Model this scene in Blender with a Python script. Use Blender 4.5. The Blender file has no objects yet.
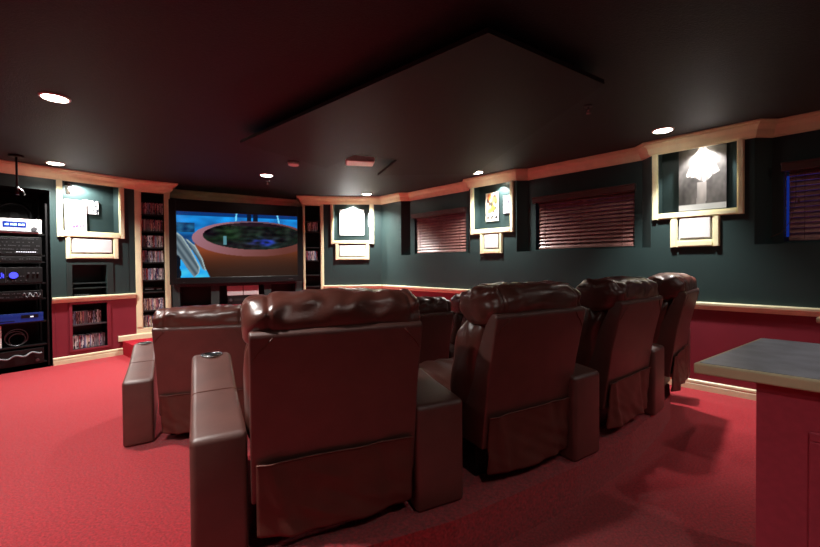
import bpy, bmesh, math, random
from math import sin, cos, pi, radians, sqrt, exp, atan2
from mathutils import Vector, Matrix, noise
random.seed(7)
S = bpy.context.scene
COL = S.collection

# ------------------------------------------------------------------ helpers
def lin(c):
    return tuple(((x/255)/12.92 if x/255 <= .04045 else ((x/255+.055)/1.055)**2.4) for x in c)

def setin(b, names, v):
    for n in names:
        if n in b.inputs:
            b.inputs[n].default_value = v
            return

def mat(name, rgb, rough=.5, metal=0., spec=.5, noise_s=None, noise_amt=.15, bump=None, emit=None, estr=1., coat=0., detail=3., sheen=0.):
    m = bpy.data.materials.new(name)
    m.use_nodes = True
    nt = m.node_tree
    b = nt.nodes['Principled BSDF']
    c = lin(rgb)
    b.inputs['Base Color'].default_value = (*c, 1)
    b.inputs['Roughness'].default_value = rough
    b.inputs['Metallic'].default_value = metal
    setin(b, ['Specular IOR Level', 'Specular'], spec)
    if coat: setin(b, ['Coat Weight', 'Clearcoat'], coat)
    if sheen: setin(b, ['Sheen Weight', 'Sheen'], sheen)
    if emit:
        setin(b, ['Emission Color', 'Emission'], (*lin(emit), 1))
        b.inputs['Emission Strength'].default_value = estr
    tc = nt.nodes.new('ShaderNodeTexCoord')
    if noise_s:
        n = nt.nodes.new('ShaderNodeTexNoise'); n.inputs['Scale'].default_value = noise_s; n.inputs['Detail'].default_value = detail
        nt.links.new(tc.outputs['Object'], n.inputs['Vector'])
        r = nt.nodes.new('ShaderNodeValToRGB')
        r.color_ramp.elements[0].position = .3; r.color_ramp.elements[1].position = .7
        r.color_ramp.elements[0].color = (*[x*(1-noise_amt) for x in c], 1)
        r.color_ramp.elements[1].color = (*[min(1, x*(1+noise_amt)) for x in c], 1)
        nt.links.new(n.outputs['Fac'], r.inputs['Fac']); nt.links.new(r.outputs['Color'], b.inputs['Base Color'])
    if bump:
        sc, st, dist = bump
        n2 = nt.nodes.new('ShaderNodeTexNoise'); n2.inputs['Scale'].default_value = sc; n2.inputs['Detail'].default_value = 4
        nt.links.new(tc.outputs['Object'], n2.inputs['Vector'])
        bp = nt.nodes.new('ShaderNodeBump'); bp.inputs['Strength'].default_value = st; bp.inputs['Distance'].default_value = dist
        nt.links.new(n2.outputs['Fac'], bp.inputs['Height']); nt.links.new(bp.outputs['Normal'], b.inputs['Normal'])
    return m

def attr_mat(name, emission=0., rough=.5):
    m = bpy.data.materials.new(name); m.use_nodes = True; nt = m.node_tree
    b = nt.nodes['Principled BSDF']; b.inputs['Roughness'].default_value = rough
    a = nt.nodes.new('ShaderNodeAttribute'); a.attribute_name = 'picture'
    if emission:
        b.inputs['Base Color'].default_value = (.005, .005, .006, 1)
        nt.links.new(a.outputs['Color'], b.inputs['Emission Color']); b.inputs['Emission Strength'].default_value = emission
    else:
        nt.links.new(a.outputs['Color'], b.inputs['Base Color'])
    return m

class Fr:
    """a place on a wall: x along the wall, y into the wall, z up"""
    def __init__(s, o, deg):
        s.o = Vector((o[0], o[1], 0)); s.a = radians(deg)
    def w(s, x, y, z=0):
        return Vector((s.o.x+cos(s.a)*x-sin(s.a)*y, s.o.y+sin(s.a)*x+cos(s.a)*y, z))
W0 = Fr((0, 0), 0)

class MB:
    def __init__(s): s.bm = bmesh.new(); s.mi = 0
    def face(s, pts, mi=None):
        vs = [s.bm.verts.new(p) for p in pts]
        f = s.bm.faces.new(vs); f.material_index = s.mi if mi is None else mi
        return f
    def box(s, x0, x1, y0, y1, z0, z1, M=None, bev=0, mi=None):
        bm = bmesh.new()
        bmesh.ops.create_cube(bm, size=1)
        bmesh.ops.scale(bm, vec=(x1-x0, y1-y0, z1-z0), verts=bm.verts)
        bmesh.ops.translate(bm, vec=((x0+x1)/2, (y0+y1)/2, (z0+z1)/2), verts=bm.verts)
        if bev: bmesh.ops.bevel(bm, geom=list(bm.edges), offset=bev, segments=2, profile=.5, affect='EDGES')
        s.join(bm, M, mi); return s
    def join(s, bm, M=None, mi=None, smooth=False):
        mp = {}
        for v in bm.verts: mp[v] = s.bm.verts.new(M @ v.co if M else v.co)
        for f in bm.faces:
            try:
                g = s.bm.faces.new([mp[v] for v in f.verts]); g.material_index = s.mi if mi is None else mi; g.smooth = smooth or f.smooth
            except ValueError: pass
        bm.free()
    def prism(s, pts, z0, z1, mi=None, M=None, bev=0):
        """pts: plan polygon"""
        bm = bmesh.new()
        lo = [bm.verts.new((p[0], p[1], z0)) for p in pts]; hi = [bm.verts.new((p[0], p[1], z1)) for p in pts]
        n = len(pts)
        bm.faces.new(lo[::-1]); bm.faces.new(hi)
        for i in range(n): bm.faces.new([lo[i], lo[(i+1) % n], hi[(i+1) % n], hi[i]])
        bmesh.ops.recalc_face_normals(bm, faces=bm.faces)
        if bev: bmesh.ops.bevel(bm, geom=list(bm.edges), offset=bev, segments=3, profile=.5, affect='EDGES')
        s.join(bm, M, mi); return s
    def prism_x(s, pts, x0, x1, bev=0, mi=None, segs=3):
        """pts: (y,z) profile, extruded along x"""
        bm = bmesh.new()
        lo = [bm.verts.new((x0, p[0], p[1])) for p in pts]; hi = [bm.verts.new((x1, p[0], p[1])) for p in pts]
        n = len(pts)
        bm.faces.new(lo); bm.faces.new(hi[::-1])
        for i in range(n): bm.faces.new([lo[i], hi[i], hi[(i+1) % n], lo[(i+1) % n]])
        bmesh.ops.recalc_face_normals(bm, faces=bm.faces)
        if bev: bmesh.ops.bevel(bm, geom=list(bm.edges), offset=bev, segments=segs, profile=.5, affect='EDGES')
        s.join(bm, None, mi); return s
    def cyl(s, c, r, h, axis='z', n=24, r2=None, mi=None, caps=True):
        bm = bmesh.new()
        bmesh.ops.create_cone(bm, cap_ends=caps, segments=n, radius1=r, radius2=r if r2 is None else r2, depth=h)
        for f in bm.faces: f.smooth = len(f.verts) == 4
        R = {'z': Matrix(), 'y': Matrix.Rotation(pi/2, 4, 'X'), 'x': Matrix.Rotation(pi/2, 4, 'Y')}[axis]
        s.join(bm, Matrix.Translation(c) @ R, mi); return s
    def torus(s, c, R, r, axis='z', n=32, m=10, mi=None, a0=0, a1=2*pi):
        full = abs(a1-a0-2*pi) < 1e-4
        rings = []
        for i in range(n if full else n+1):
            a = a0+(a1-a0)*i/n; ring = []
            for j in range(m):
                b = 2*pi*j/m; q = R+r*cos(b); p = (q*cos(a), q*sin(a), r*sin(b))
                if axis == 'y': p = (p[0], p[2], p[1])
                elif axis == 'x': p = (p[2], p[0], p[1])
                ring.append(s.bm.verts.new(Vector(c)+Vector(p)))
            rings.append(ring)
        k = len(rings)
        for i in range(k if full else k-1):
            A, B = rings[i], rings[(i+1) % k]
            for j in range(m):
                f = s.bm.faces.new([A[j], B[j], B[(j+1) % m], A[(j+1) % m]]); f.smooth = True; f.material_index = s.mi if mi is None else mi
        return s
    def tube(s, pts, r, n=8, mi=None):
        pts = [Vector(p) for p in pts]; rings = []
        for i, p in enumerate(pts):
            d = (pts[min(i+1, len(pts)-1)]-pts[max(i-1, 0)]).normalized()
            up = Vector((0, 0, 1)) if abs(d.z) < .9 else Vector((1, 0, 0))
            a = d.cross(up).normalized(); b = d.cross(a)
            rings.append([s.bm.verts.new(p+a*r*cos(2*pi*j/n)+b*r*sin(2*pi*j/n)) for j in range(n)])
        for A, B in zip(rings, rings[1:]):
            for j in range(n):
                f = s.bm.faces.new([A[j], A[(j+1) % n], B[(j+1) % n], B[j]]); f.smooth = True; f.material_index = s.mi if mi is None else mi
        for r_ in (rings[0], rings[-1]):
            try: s.bm.faces.new(r_)
            except ValueError: pass
        return s
    def sweep(s, path, prof, inward, mi=None):
        """path: plan points left to right; prof: (offset, z); offset measured towards the room (right-hand side of the path)"""
        P = [Vector((p[0], p[1])) for p in path]; N = []
        for i in range(len(P)-1):
            d = (P[i+1]-P[i]).normalized(); N.append(Vector((d.y, -d.x))*inward)
        rings = []
        for i, p in enumerate(P):
            if i == 0: m = N[0]
            elif i == len(P)-1: m = N[-1]
            else:
                a, b = N[i-1], N[i]; m = (a+b)/max(.3, 1+a.dot(b))
            rings.append([s.bm.verts.new((p.x+m.x*o, p.y+m.y*o, z)) for o, z in prof])
        k = len(prof)
        for A, B in zip(rings, rings[1:]):
            for j in range(k-1):
                f = s.bm.faces.new([A[j], B[j], B[j+1], A[j+1]]); f.material_index = s.mi if mi is None else mi
            f = s.bm.faces.new([A[k-1], B[k-1], B[0], A[0]])
        for r in (rings[0], rings[-1]):
            s.bm.faces.new(r)
        return s
    def mesh(s, name, mats, smooth=False):
        bmesh.ops.recalc_face_normals(s.bm, faces=s.bm.faces)
        me = bpy.data.meshes.new(name); s.bm.to_mesh(me); s.bm.free()
        for m in (mats if isinstance(mats, (list, tuple)) else [mats]): me.materials.append(m)
        if smooth:
            for p in me.polygons: p.use_smooth = True
        return me
    def build(s, name, mats, parent=None, smooth=False, loc=None, fr=None, mods=None):
        o = bpy.data.objects.new(name, s.mesh(name, mats, smooth)); COL.objects.link(o)
        if parent: o.parent = parent
        if fr is not None:
            l = loc or (0, 0, 0); o.location = fr.w(*l); o.rotation_euler = (0, 0, fr.a)
        elif loc: o.location = loc
        return o

def tag(o, label=None, cat=None, group=None, kind=None):
    if label: o['label'] = label
    if cat: o['category'] = cat
    if group: o['group'] = group
    if kind: o['kind'] = kind
    return o
def struct(o): o['kind'] = 'structure'; return o
def empty(name, loc, rz=0., label=None, cat=None, group=None):
    o = bpy.data.objects.new(name, None); COL.objects.link(o); o.location = loc; o.rotation_euler = (0, 0, rz); o.empty_display_size = .1
    return tag(o, label, cat, group)
def fempty(name, fr, loc, label=None, cat=None, group=None):
    return empty(name, fr.w(*loc), fr.a, label, cat, group)

def picture(name, w, h, fn, nx, ny, material, parent=None, depth=.004, y=0.):
    """a flat picture, w x h, standing on its lower edge; fn(u,v)->sRGB"""
    me = bpy.data.meshes.new(name); V = []; Fc = []; C = []
    for j in range(ny+1):
        for i in range(nx+1):
            u, v = i/nx, j/ny
            V.append((-w/2+u*w, y, v*h)); C.append(fn(u, v))
    for j in range(ny):
        for i in range(nx):
            a = j*(nx+1)+i; Fc.append((a, a+1, a+nx+2, a+nx+1))
    me.from_pydata(V, [], Fc); me.materials.append(material)
    at = me.color_attributes.new('picture', 'FLOAT_COLOR', 'POINT')
    for k, c in enumerate(C): at.data[k].color = (*lin([max(0, min(255, q)) for q in c]), 1)
    o = bpy.data.objects.new(name, me); COL.objects.link(o)
    if parent: o.parent = parent
    return o

# ------------------------------------------------------------------ materials
M = {}
M['carpet'] = mat('red_carpet', (170, 30, 42), .95, spec=.1, noise_s=75, noise_amt=.5, bump=(420, .9, .006), sheen=.25, detail=8)
M['stage_carpet'] = mat('stage_carpet', (162, 30, 44), .95, spec=.1, noise_s=60, noise_amt=.2, bump=(420, .8, .006))
M['green'] = mat('green_paint', (40, 57, 57), .42, spec=.4, noise_s=3, noise_amt=.06, bump=(160, .12, .002))
M['red'] = mat('red_paint', (128, 42, 55), .45, spec=.4, noise_s=3, noise_amt=.06, bump=(160, .12, .002))
M['ceil'] = mat('ceiling_paint', (38, 37, 40), .62, spec=.25, noise_s=30, noise_amt=.1, bump=(90, .5, .006))
M['panelpaint'] = mat('ceiling_panel_paint', (32, 29, 30), .65, spec=.25, noise_s=30, noise_amt=.06)
M['cream'] = mat('cream_wood', (228, 222, 184), .35, spec=.5, noise_s=8, noise_amt=.07)
M['black'] = mat('black_paint', (8, 8, 9), .45, spec=.3)
M['blackm'] = mat('black_metal', (11, 11, 12), .45, spec=.35)
M['shelfdark'] = mat('dark_shelf', (24, 26, 26), .5)
M['darkgreen'] = mat('dark_green_laminate', (30, 44, 43), .5)
M['leather'] = mat('brown_leather', (93, 54, 47), .47, spec=1., noise_s=9, noise_amt=.14, bump=(260, .22, .003))
M['leather_flap'] = mat('brown_leather_cloth', (92, 50, 42), .5, spec=.45, noise_s=9, noise_amt=.12, bump=(200, .3, .003))
M['leather_roll'] = mat('soft_brown_leather', (94, 52, 44), .31, spec=.75, noise_s=10, noise_amt=.16, bump=(150, .22, .003))
M['thread'] = mat('leather_seam', (104, 58, 48), .5)
M['chrome'] = mat('chrome', (200, 200, 200), .18, metal=1.)
M['white'] = mat('white_plastic', (224, 222, 220), .4)
M['grille'] = mat('white_speaker_cloth', (206, 206, 208), .7, noise_s=300, noise_amt=.06, bump=(700, .3, .001))
M['greycloth'] = mat('grey_speaker_cloth', (170, 160, 162), .7, noise_s=250, noise_amt=.08)
M['wood_blind'] = mat('mahogany_slats', (164, 118, 112), .30, spec=.6, noise_s=14, noise_amt=.2)
M['valance'] = mat('mahogany_valance', (78, 52, 50), .35, spec=.5, noise_s=14, noise_amt=.2)
M['cordm'] = mat('blind_cord', (110, 70, 60), .8)
M['slate'] = mat('slate_laminate', (170, 172, 182), .38, spec=.5, noise_s=9, noise_amt=.22, detail=7)
M['countercream'] = mat('cream_counter_edge', (214, 198, 160), .4, noise_s=12, noise_amt=.05)
M['barred'] = mat('brightened_bar_red', (182, 64, 80), .45, spec=.4, noise_s=40, noise_amt=.08)  # the wall red, lightened in colour to stand in for light on the bar
M['lamp'] = mat('downlight_lens', (255, 250, 240), .4, emit=(255, 246, 232), estr=14)
M['trimring'] = mat('downlight_trim', (225, 218, 210), .4)
M['nlamp'] = mat('niche_lamp_lens', (255, 250, 240), .4, emit=(255, 246, 232), estr=20)
M['glass'] = mat('window_glass_at_dusk', (8, 12, 22), .06, spec=.6, emit=(30, 60, 190), estr=.02)  # faint blue emission stands in for dusk light outside
M['duskglass'] = mat('dusk_glow_window_glass', (8, 12, 40), .06, spec=.6, emit=(40, 80, 230), estr=.08)  # same glass with more dusk light put into its emission, third window only
M['winframe'] = mat('white_window_frame', (190, 190, 190), .4)
M['display'] = mat('blue_display', (4, 10, 40), .2, emit=(20, 50, 150), estr=.8)
M['glow'] = mat('bright_blue_glow', (30, 40, 120), .3, emit=(60, 60, 255), estr=1.0)
M['glyph'] = mat('display_glyph', (180, 210, 255), .3, emit=(170, 210, 255), estr=1.6)
M['bluelit'] = mat('blue_lit_faceplate', (16, 36, 84), .35, emit=(20, 70, 190), estr=.08)
M['led'] = mat('small_led', (220, 220, 230), .3, emit=(230, 235, 255), estr=.5)
M['greym'] = mat('grey_metal', (88, 88, 92), .35, metal=.6)
M['cable'] = mat('grey_cable', (120, 122, 126), .5)
M['picture'] = attr_mat('printed_poster', 0, .45)
M['screen'] = attr_mat('lit_screen', .45, .12)
M['posteredge'] = mat('poster_frame_black', (18, 18, 18), .4)
M['glassclear'] = mat('pale_lamp_glass', (230, 235, 235), .15)
M['reddark'] = mat('red_cabinet', (120, 22, 38), .6, noise_s=30, noise_amt=.12)

# ------------------------------------------------------------------ the room
ZC = 2.737; RT, RB = .947, .867; CB = 2.59; SILL = 1.541; ST = .21
FL = Fr((-4.99, 5.30), 53.24)          # left wall, from beside the rack to the bookcase
FBL = Fr((-4.37, 6.13), 38)            # bookcase left of the television
FBR = Fr((-2.147, 7.724), 16)          # bookcase right of the television
FF = Fr((-1.75, 7.838), 4)             # short wall right of the television
FR = Fr((-.576, 7.92), -45.97)         # window wall
FTV = Fr((-2.91, 6.77), 27)            # front of the television

room = [FL.w(-1.9, 0), FBL.w(0, 0), FBL.w(.482, 0), FBL.w(.482, .62), FBR.w(0, .62), FBR.w(0, 0), FF.w(0, 0), FR.w(0, 0), FR.w(8.3, 0), Vector((5.0, .3, 0)), Vector((2.2, -3.2, 0)), Vector((-4.2, -2.6, 0))]
outer = [(-7.6, 3.2), (-5.6, 8), (-3.6, 9.2), (1.2, 9.2), (6.2, 2.6), (6, 0), (2.6, -4), (-4.8, -3.4)]
mb = MB(); mb.prism(outer, -.1, 0); struct(mb.build('floor', M['carpet']))
mb = MB(); mb.prism(outer, ZC, ZC+.1); struct(mb.build('ceiling', M['ceil']))

def wall(name, fr, u0, u1, z0, z1, holes=(), split=None, thick=.05, y=0., extra=None):
    """a wall with openings; holes: (u0,u1,z0,z1,depth,material index of the lining)"""
    mb = MB()
    us = sorted({u0, u1, *[h[0] for h in holes], *[h[1] for h in holes]})
    zs = sorted({z0, z1, *([split] if split else []), *[h[2] for h in holes], *[h[3] for h in holes]})
    for i in range(len(us)-1):
        for j in range(len(zs)-1):
            cu, cz = (us[i]+us[i+1])/2, (zs[j]+zs[j+1])/2
            if any(h[0] < cu < h[1] and h[2] < cz < h[3] for h in holes): continue
            mi = 1 if (split and cz < split) else 0
            mb.face([(us[i], y, zs[j]), (us[i+1], y, zs[j]), (us[i+1], y, zs[j+1]), (us[i], y, zs[j+1])], mi)
    for h in holes:
        a, b, c, d, dep, mi = h
        y2 = y+dep
        mb.face([(a, y, c), (b, y, c), (b, y2, c), (a, y2, c)], mi); mb.face([(a, y, d), (a, y2, d), (b, y2, d), (b, y, d)], mi)
        mb.face([(a, y, c), (a, y2, c), (a, y2, d), (a, y, d)], mi); mb.face([(b, y, c), (b, y, d), (b, y2, d), (b, y2, c)], mi)
        mb.face([(a, y2, c), (b, y2, c), (b, y2, d), (a, y2, d)], mi)
    if extra: extra(mb)
    bmesh.ops.remove_doubles(mb.bm, verts=mb.bm.verts, dist=1e-4)
    return struct(mb.build(name, [M['green'], M['red'], M['black'], M['darkgreen']], fr=fr))

RACK = (-.62, .035, 0, 2.43)
wall('wall_left', FL, -1.9, 1.035, 0, ZC, holes=[
    (*RACK, .62, 2), (.168, .828, 1.886, 2.68, .24, 0), (.25, .744, 1.56, 1.795, .12, 2),
    (.258, .66, RT, 1.397, .26, 3), (.25, .655, .18, .83, .26, 2)], split=.907)
# short wall right of the television with its lit niche
NA = (.201, .933, 1.857, 2.68, .2, 0)
wall('wall_front', FF, 0, 1.177, 0, ZC, holes=[NA, (.30, .852, 1.52, 1.776, .12, 2)], split=.907)
# alcove behind the television
mb = MB()
for a, b in zip(room[2:5], room[3:6]):
    mb.face([(a.x, a.y, 0), (b.x, b.y, 0), (b.x, b.y, ZC), (a.x, a.y, ZC)])
struct(mb.build('wall_alcove', M['green']))
# window wall: flat below the sill, splayed recesses above it
NB = (2.335, 3.0, 1.915, 2.68, .17, 0); SB = (2.525, 2.813, 1.592, 1.843, .1, 2)
NC = (4.906, 5.592, 1.92, 2.68, .17, 0); SC = (5.092, 5.398, 1.612, 1.869, .1, 2)
RECS = [(.588, 2.25), (3.1, 4.83), (5.724, 7.45)]
WINS = [(.83, 2.07, 1.565, 2.27), (3.335, 4.625, 1.565, 2.27), (5.93, 7.23, 1.565, 2.27)]
RD, SP = .13, .12
def recesses(mb):
    for a, b in RECS:
        mb.face([(a, 0, SILL), (b, 0, SILL), (b-SP, RD, SILL), (a+SP, RD, SILL)], 0)
        mb.face([(a, 0, SILL), (a+SP, RD, SILL), (a+SP, RD, ZC), (a, 0, ZC)], 0)
        mb.face([(b, 0, SILL), (b, 0, ZC), (b-SP, RD, ZC), (b-SP, RD, SILL)], 0)
    for (a, b), wn in zip(RECS, WINS):
        x0, x1, z0, z1 = wn
        us = [a+SP, x0, x1, b-SP]; zs = [SILL, z0, z1, ZC]
        for i in range(3):
            for j in range(3):
                if i == 1 and j == 1: continue
                mb.face([(us[i], RD, zs[j]), (us[i+1], RD, zs[j]), (us[i+1], RD, zs[j+1]), (us[i], RD, zs[j+1])], 0)
        y2 = RD+.2
        mb.face([(x0, RD, z0), (x1, RD, z0), (x1, y2, z0), (x0, y2, z0)], 0); mb.face([(x0, RD, z1), (x0, y2, z1), (x1, y2, z1), (x1, RD, z1)], 0)
        mb.face([(x0, RD, z0), (x0, y2, z0), (x0, y2, z1), (x0, RD, z1)], 0); mb.face([(x1, RD, z0), (x1, RD, z1), (x1, y2, z1), (x1, y2, z0)], 0)
class _Skip: pass
def wall_right():
    mb = MB()
    holes = [NB, SB, NC, SC]
    us = sorted({0, 8.3, *[x for h in holes for x in h[:2]], *[x for r in RECS for x in r]})
    zs = sorted({0, .907, SILL, ZC, *[x for h in holes for x in h[2:4]]})
    for i in range(len(us)-1):
        for j in range(len(zs)-1):
            cu, cz = (us[i]+us[i+1])/2, (zs[j]+zs[j+1])/2
            if any(h[0] < cu < h[1] and h[2] < cz < h[3] for h in holes): continue
            if cz > SILL and any(r[0] < cu < r[1] for r in RECS): continue
            mb.face([(us[i], 0, zs[j]), (us[i+1], 0, zs[j]), (us[i+1], 0, zs[j+1]), (us[i], 0, zs[j+1])], 1 if cz < .907 else 0)
    for a, b, c, d, dep, mi in holes:
        mb.face([(a, 0, c), (b, 0, c), (b, dep, c), (a, dep, c)], mi); mb.face([(a, 0, d), (a, dep, d), (b, dep, d), (b, 0, d)], mi)
        mb.face([(a, 0, c), (a, dep, c), (a, dep, d), (a, 0, d)], mi); mb.face([(b, 0, c), (b, 0, d), (b, dep, d), (b, dep, c)], mi)
        mb.face([(a, dep, c), (b, dep, c), (b, dep, d), (a, dep, d)], mi)
    recesses(mb)
    bmesh.ops.remove_doubles(mb.bm, verts=mb.bm.verts, dist=1e-4)
    return struct(mb.build('wall_right', [M['green'], M['red'], M['black'], M['darkgreen']], fr=FR))
wall_right()
mb = MB()
back = [FR.w(8.3, 0), Vector((5.0, .3, 0)), Vector((2.2, -3.2, 0)), Vector((-4.2, -2.6, 0)), FL.w(-1.9, 0)]
for a, b in zip(back, back[1:]):
    mb.face([(a.x, a.y, 0), (b.x, b.y, 0), (b.x, b.y, .907), (a.x, a.y, .907)], 1)
    mb.face([(a.x, a.y, .907), (b.x, b.y, .907), (b.x, b.y, ZC), (a.x, a.y, ZC)], 0)
struct(mb.build('wall_back', [M['green'], M['red']]))

# crown moulding, chair rail, baseboards
crown = [(0, CB), (.012, CB), (.014, CB+.012), (.026, CB+.016), (.034, CB+.03), (.05, CB+.07), (.082, CB+.104), (.092, CB+.108), (.096, CB+.126), (.112, CB+.13), (.112, ZC), (0, ZC)]
path = [FL.w(-1.9, 0), FBL.w(0, 0), FBL.w(.482, 0), FBL.w(.482, .3)]
mb = MB(); mb.sweep(path, crown, 1); struct(mb.build('trim_1', M['cream']))
path = [FBR.w(0, .3), FBR.w(0, 0), FF.w(0, 0), FR.w(0, 0)]
for a, b in RECS: path += [FR.w(a, 0), FR.w(a+SP, RD), FR.w(b-SP, RD), FR.w(b, 0)]
path += [FR.w(8.3, 0)]
mb = MB(); mb.sweep(path, crown, 1); struct(mb.build('trim_2', M['cream']))
mb = MB(); mb.sweep([FBL.w(.482, .58), FBR.w(0, .58)], crown, 1); struct(mb.build('trim_3', M['cream']))
rail = [(0, RB), (.012, RB), (.014, RB+.014), (.024, RB+.02), (.026, RB+.036), (.032, RB+.044), (.04, RB+.048), (.042, RT-.01), (.036, RT), (0, RT)]
mb = MB(); mb.sweep([FF.w(0, 0), FR.w(0, 0), FR.w(8.3, 0)], rail, 1); struct(mb.build('trim_4', M['cream']))
mb = MB(); mb.sweep([FL.w(.036, 0), FL.w(1.03, 0)], rail, 1); struct(mb.build('trim_5', M['cream']))
base = [(0, 0), (.02, 0), (.02, .058), (.015, .062), (.015, .074), (.02, .078), (.018, .096), (.008, .104), (0, .104)]
mb = MB(); mb.sweep([FR.w(0, 0), FR.w(8.3, 0)], base, 1); struct(mb.build('baseboard_right', M['cream']))
mb = MB(); mb.sweep([FL.w(.036, 0), FL.w(.845, 0)], base, 1); struct(mb.build('baseboard_left', M['cream']))
mb = MB(); mb.sweep([FL.w(.79, 0), FL.w(1.035, 0), FBL.w(.478, 0)], [(0, ST), (.022, ST), (.022, ST+.07), (.015, ST+.085), (0, ST+.085)], 1); struct(mb.build('baseboard_stage', M['cream']))
# door-casing strip lines on the panelled left wall
mb = MB()
for u in (.205, .70, .075): mb.box(u-.004, u+.004, -.006, 0, .11, RB)
struct(mb.build('trim_6', M['red'], fr=FL))
mb = MB()
for u in (.075, .94): mb.box(u-.003, u+.003, -.005, 0, RT, CB-.02)
struct(mb.build('trim_7', M['green'], fr=FL))

# raised carpeted stage below the television
sp = [FL.w(.845, 0), Vector((-3.95, 5.54, 0)), Vector((-2.6, 5.3, 0)), Vector((-.9, 5.5, 0)), Vector((.5, 5.9, 0)), FR.w(2.75, 0), FR.w(0, 0), FF.w(0, 0), FBR.w(0, 0), FBR.w(0, .6), FBL.w(.482, .6), FBL.w(.482, 0), FBL.w(0, 0)]
mb = MB(); mb.prism([(p.x, p.y) for p in sp], 0, ST)
tag(struct(mb.build('floor_stage', M['stage_carpet'])))

# ------------------------------------------------------------------ niche frames with speaker frames below
def bar(mb, x0, x1, z0, z1, horizontal):
    """a stepped moulding strip standing proud of the wall"""
    mb.box(x0, x1, -.02, 0, z0, z1)
    if horizontal: mb.box(x0+.004, x1-.004, -.034, -.02, z0+.012, z1-.02)
    else: mb.box(x0+.012, x1-.012, -.034, -.02, z0+.004, z1-.004)
def niche_frame(name, fr, o0, o1, ob, h, so0, so1, sb, sh):
    mb = MB()
    bar(mb, o0, h[0], ob, CB+.004, False); bar(mb, h[1], o1, ob, CB+.004, False)
    bar(mb, h[0], h[1], ob, h[2], True)
    bar(mb, so0, sh[0], sb, ob, False); bar(mb, sh[1], so1, sb, ob, False); bar(mb, sh[0], sh[1], sb, sh[2], True)
    return struct(mb.build(name, M['cream'], fr=fr))
niche_frame('trim_8', FL, .105, .895, 1.80, (.168, .828, 1.886), .195, .813, 1.49, (.25, .744, 1.56, 1.795))
niche_frame('trim_9', FF, .143, 1.02, 1.787, NA, .231, .919, 1.463, (.30, .852, 1.52, 1.776))
niche_frame('trim_10', FR, 2.272, 3.062, 1.836, NB, 2.458, 2.868, 1.525, SB)
niche_frame('trim_11', FR, 4.848, 5.65, 1.853, NC, 5.025, 5.459, 1.537, SC)
def wall_speaker(fr, u0, u1, z0, z1, label):
    t = fempty('wall_speaker', fr, ((u0+u1)/2, .012, z0), label, 'speaker')
    w, h = (u1-u0)/2-.004, z1-z0-.008
    mb = MB(); mb.box(-w, w, 0, .1, .004, h, bev=.004); mb.build('cabinet', M['white'], t)
    mb = MB(); mb.box(-w+.014, w-.014, -.036, .002, .018, h-.014, bev=.006); mb.build('grille', M['grille'], t)
wall_speaker(FL, .25, .744, 1.56, 1.795, 'white cloth wall speaker in the cream frame beside the equipment rack')
wall_speaker(FF, .30, .852, 1.52, 1.776, 'white cloth wall speaker in the cream frame just right of the television')
wall_speaker(FR, SB[0], SB[1], SB[2], SB[3], 'small white wall speaker framed between the first and second window blinds')
wall_speaker(FR, SC[0], SC[1], SC[2], SC[3], 'white wall speaker framed under the large black-and-white picture')

# frames round the two open shelves of the left wall
mb = MB()
for x0, x1, z0, z1 in ((.195, .258, RT, 1.43), (.66, .742, RT, 1.43), (.258, .66, 1.397, 1.43)): mb.box(x0, x1, -.016, 0, z0, z1, bev=.003)
for z in (1.06, 1.13): mb.box(.26, .658, .02, .24, z-.008, z+.008)
struct(mb.build('trim_12', M['darkgreen'], fr=FL))
mb = MB()
for x0, x1, z0, z1 in ((.215, .25, .15, .862), (.655, .70, .15, .862), (.25, .655, .83, .862), (.25, .655, .15, .18)): mb.box(x0, x1, -.016, 0, z0, z1, bev=.003)
struct(mb.build('trim_13', M['red'], fr=FL))
mb = MB(); mb.box(.251, .654, .005, .25, .516, .533); struct(mb.build('trim_14', M['greym'], fr=FL))
t = fempty('remote_control', FL, (.38, .06, RT), 'slim silver remote control lying on the chair rail shelf', 'remote control')
mb = MB(); mb.box(-.1, .1, -.02, .02, .002, .02, bev=.006); mb.build('case', M['greym'], t)
mb = MB()
for i in range(7): mb.box(-.085+.024*i, -.07+.024*i, -.01, .01, .02, .024)
mb.build('buttons', M['white'], t)

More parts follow.
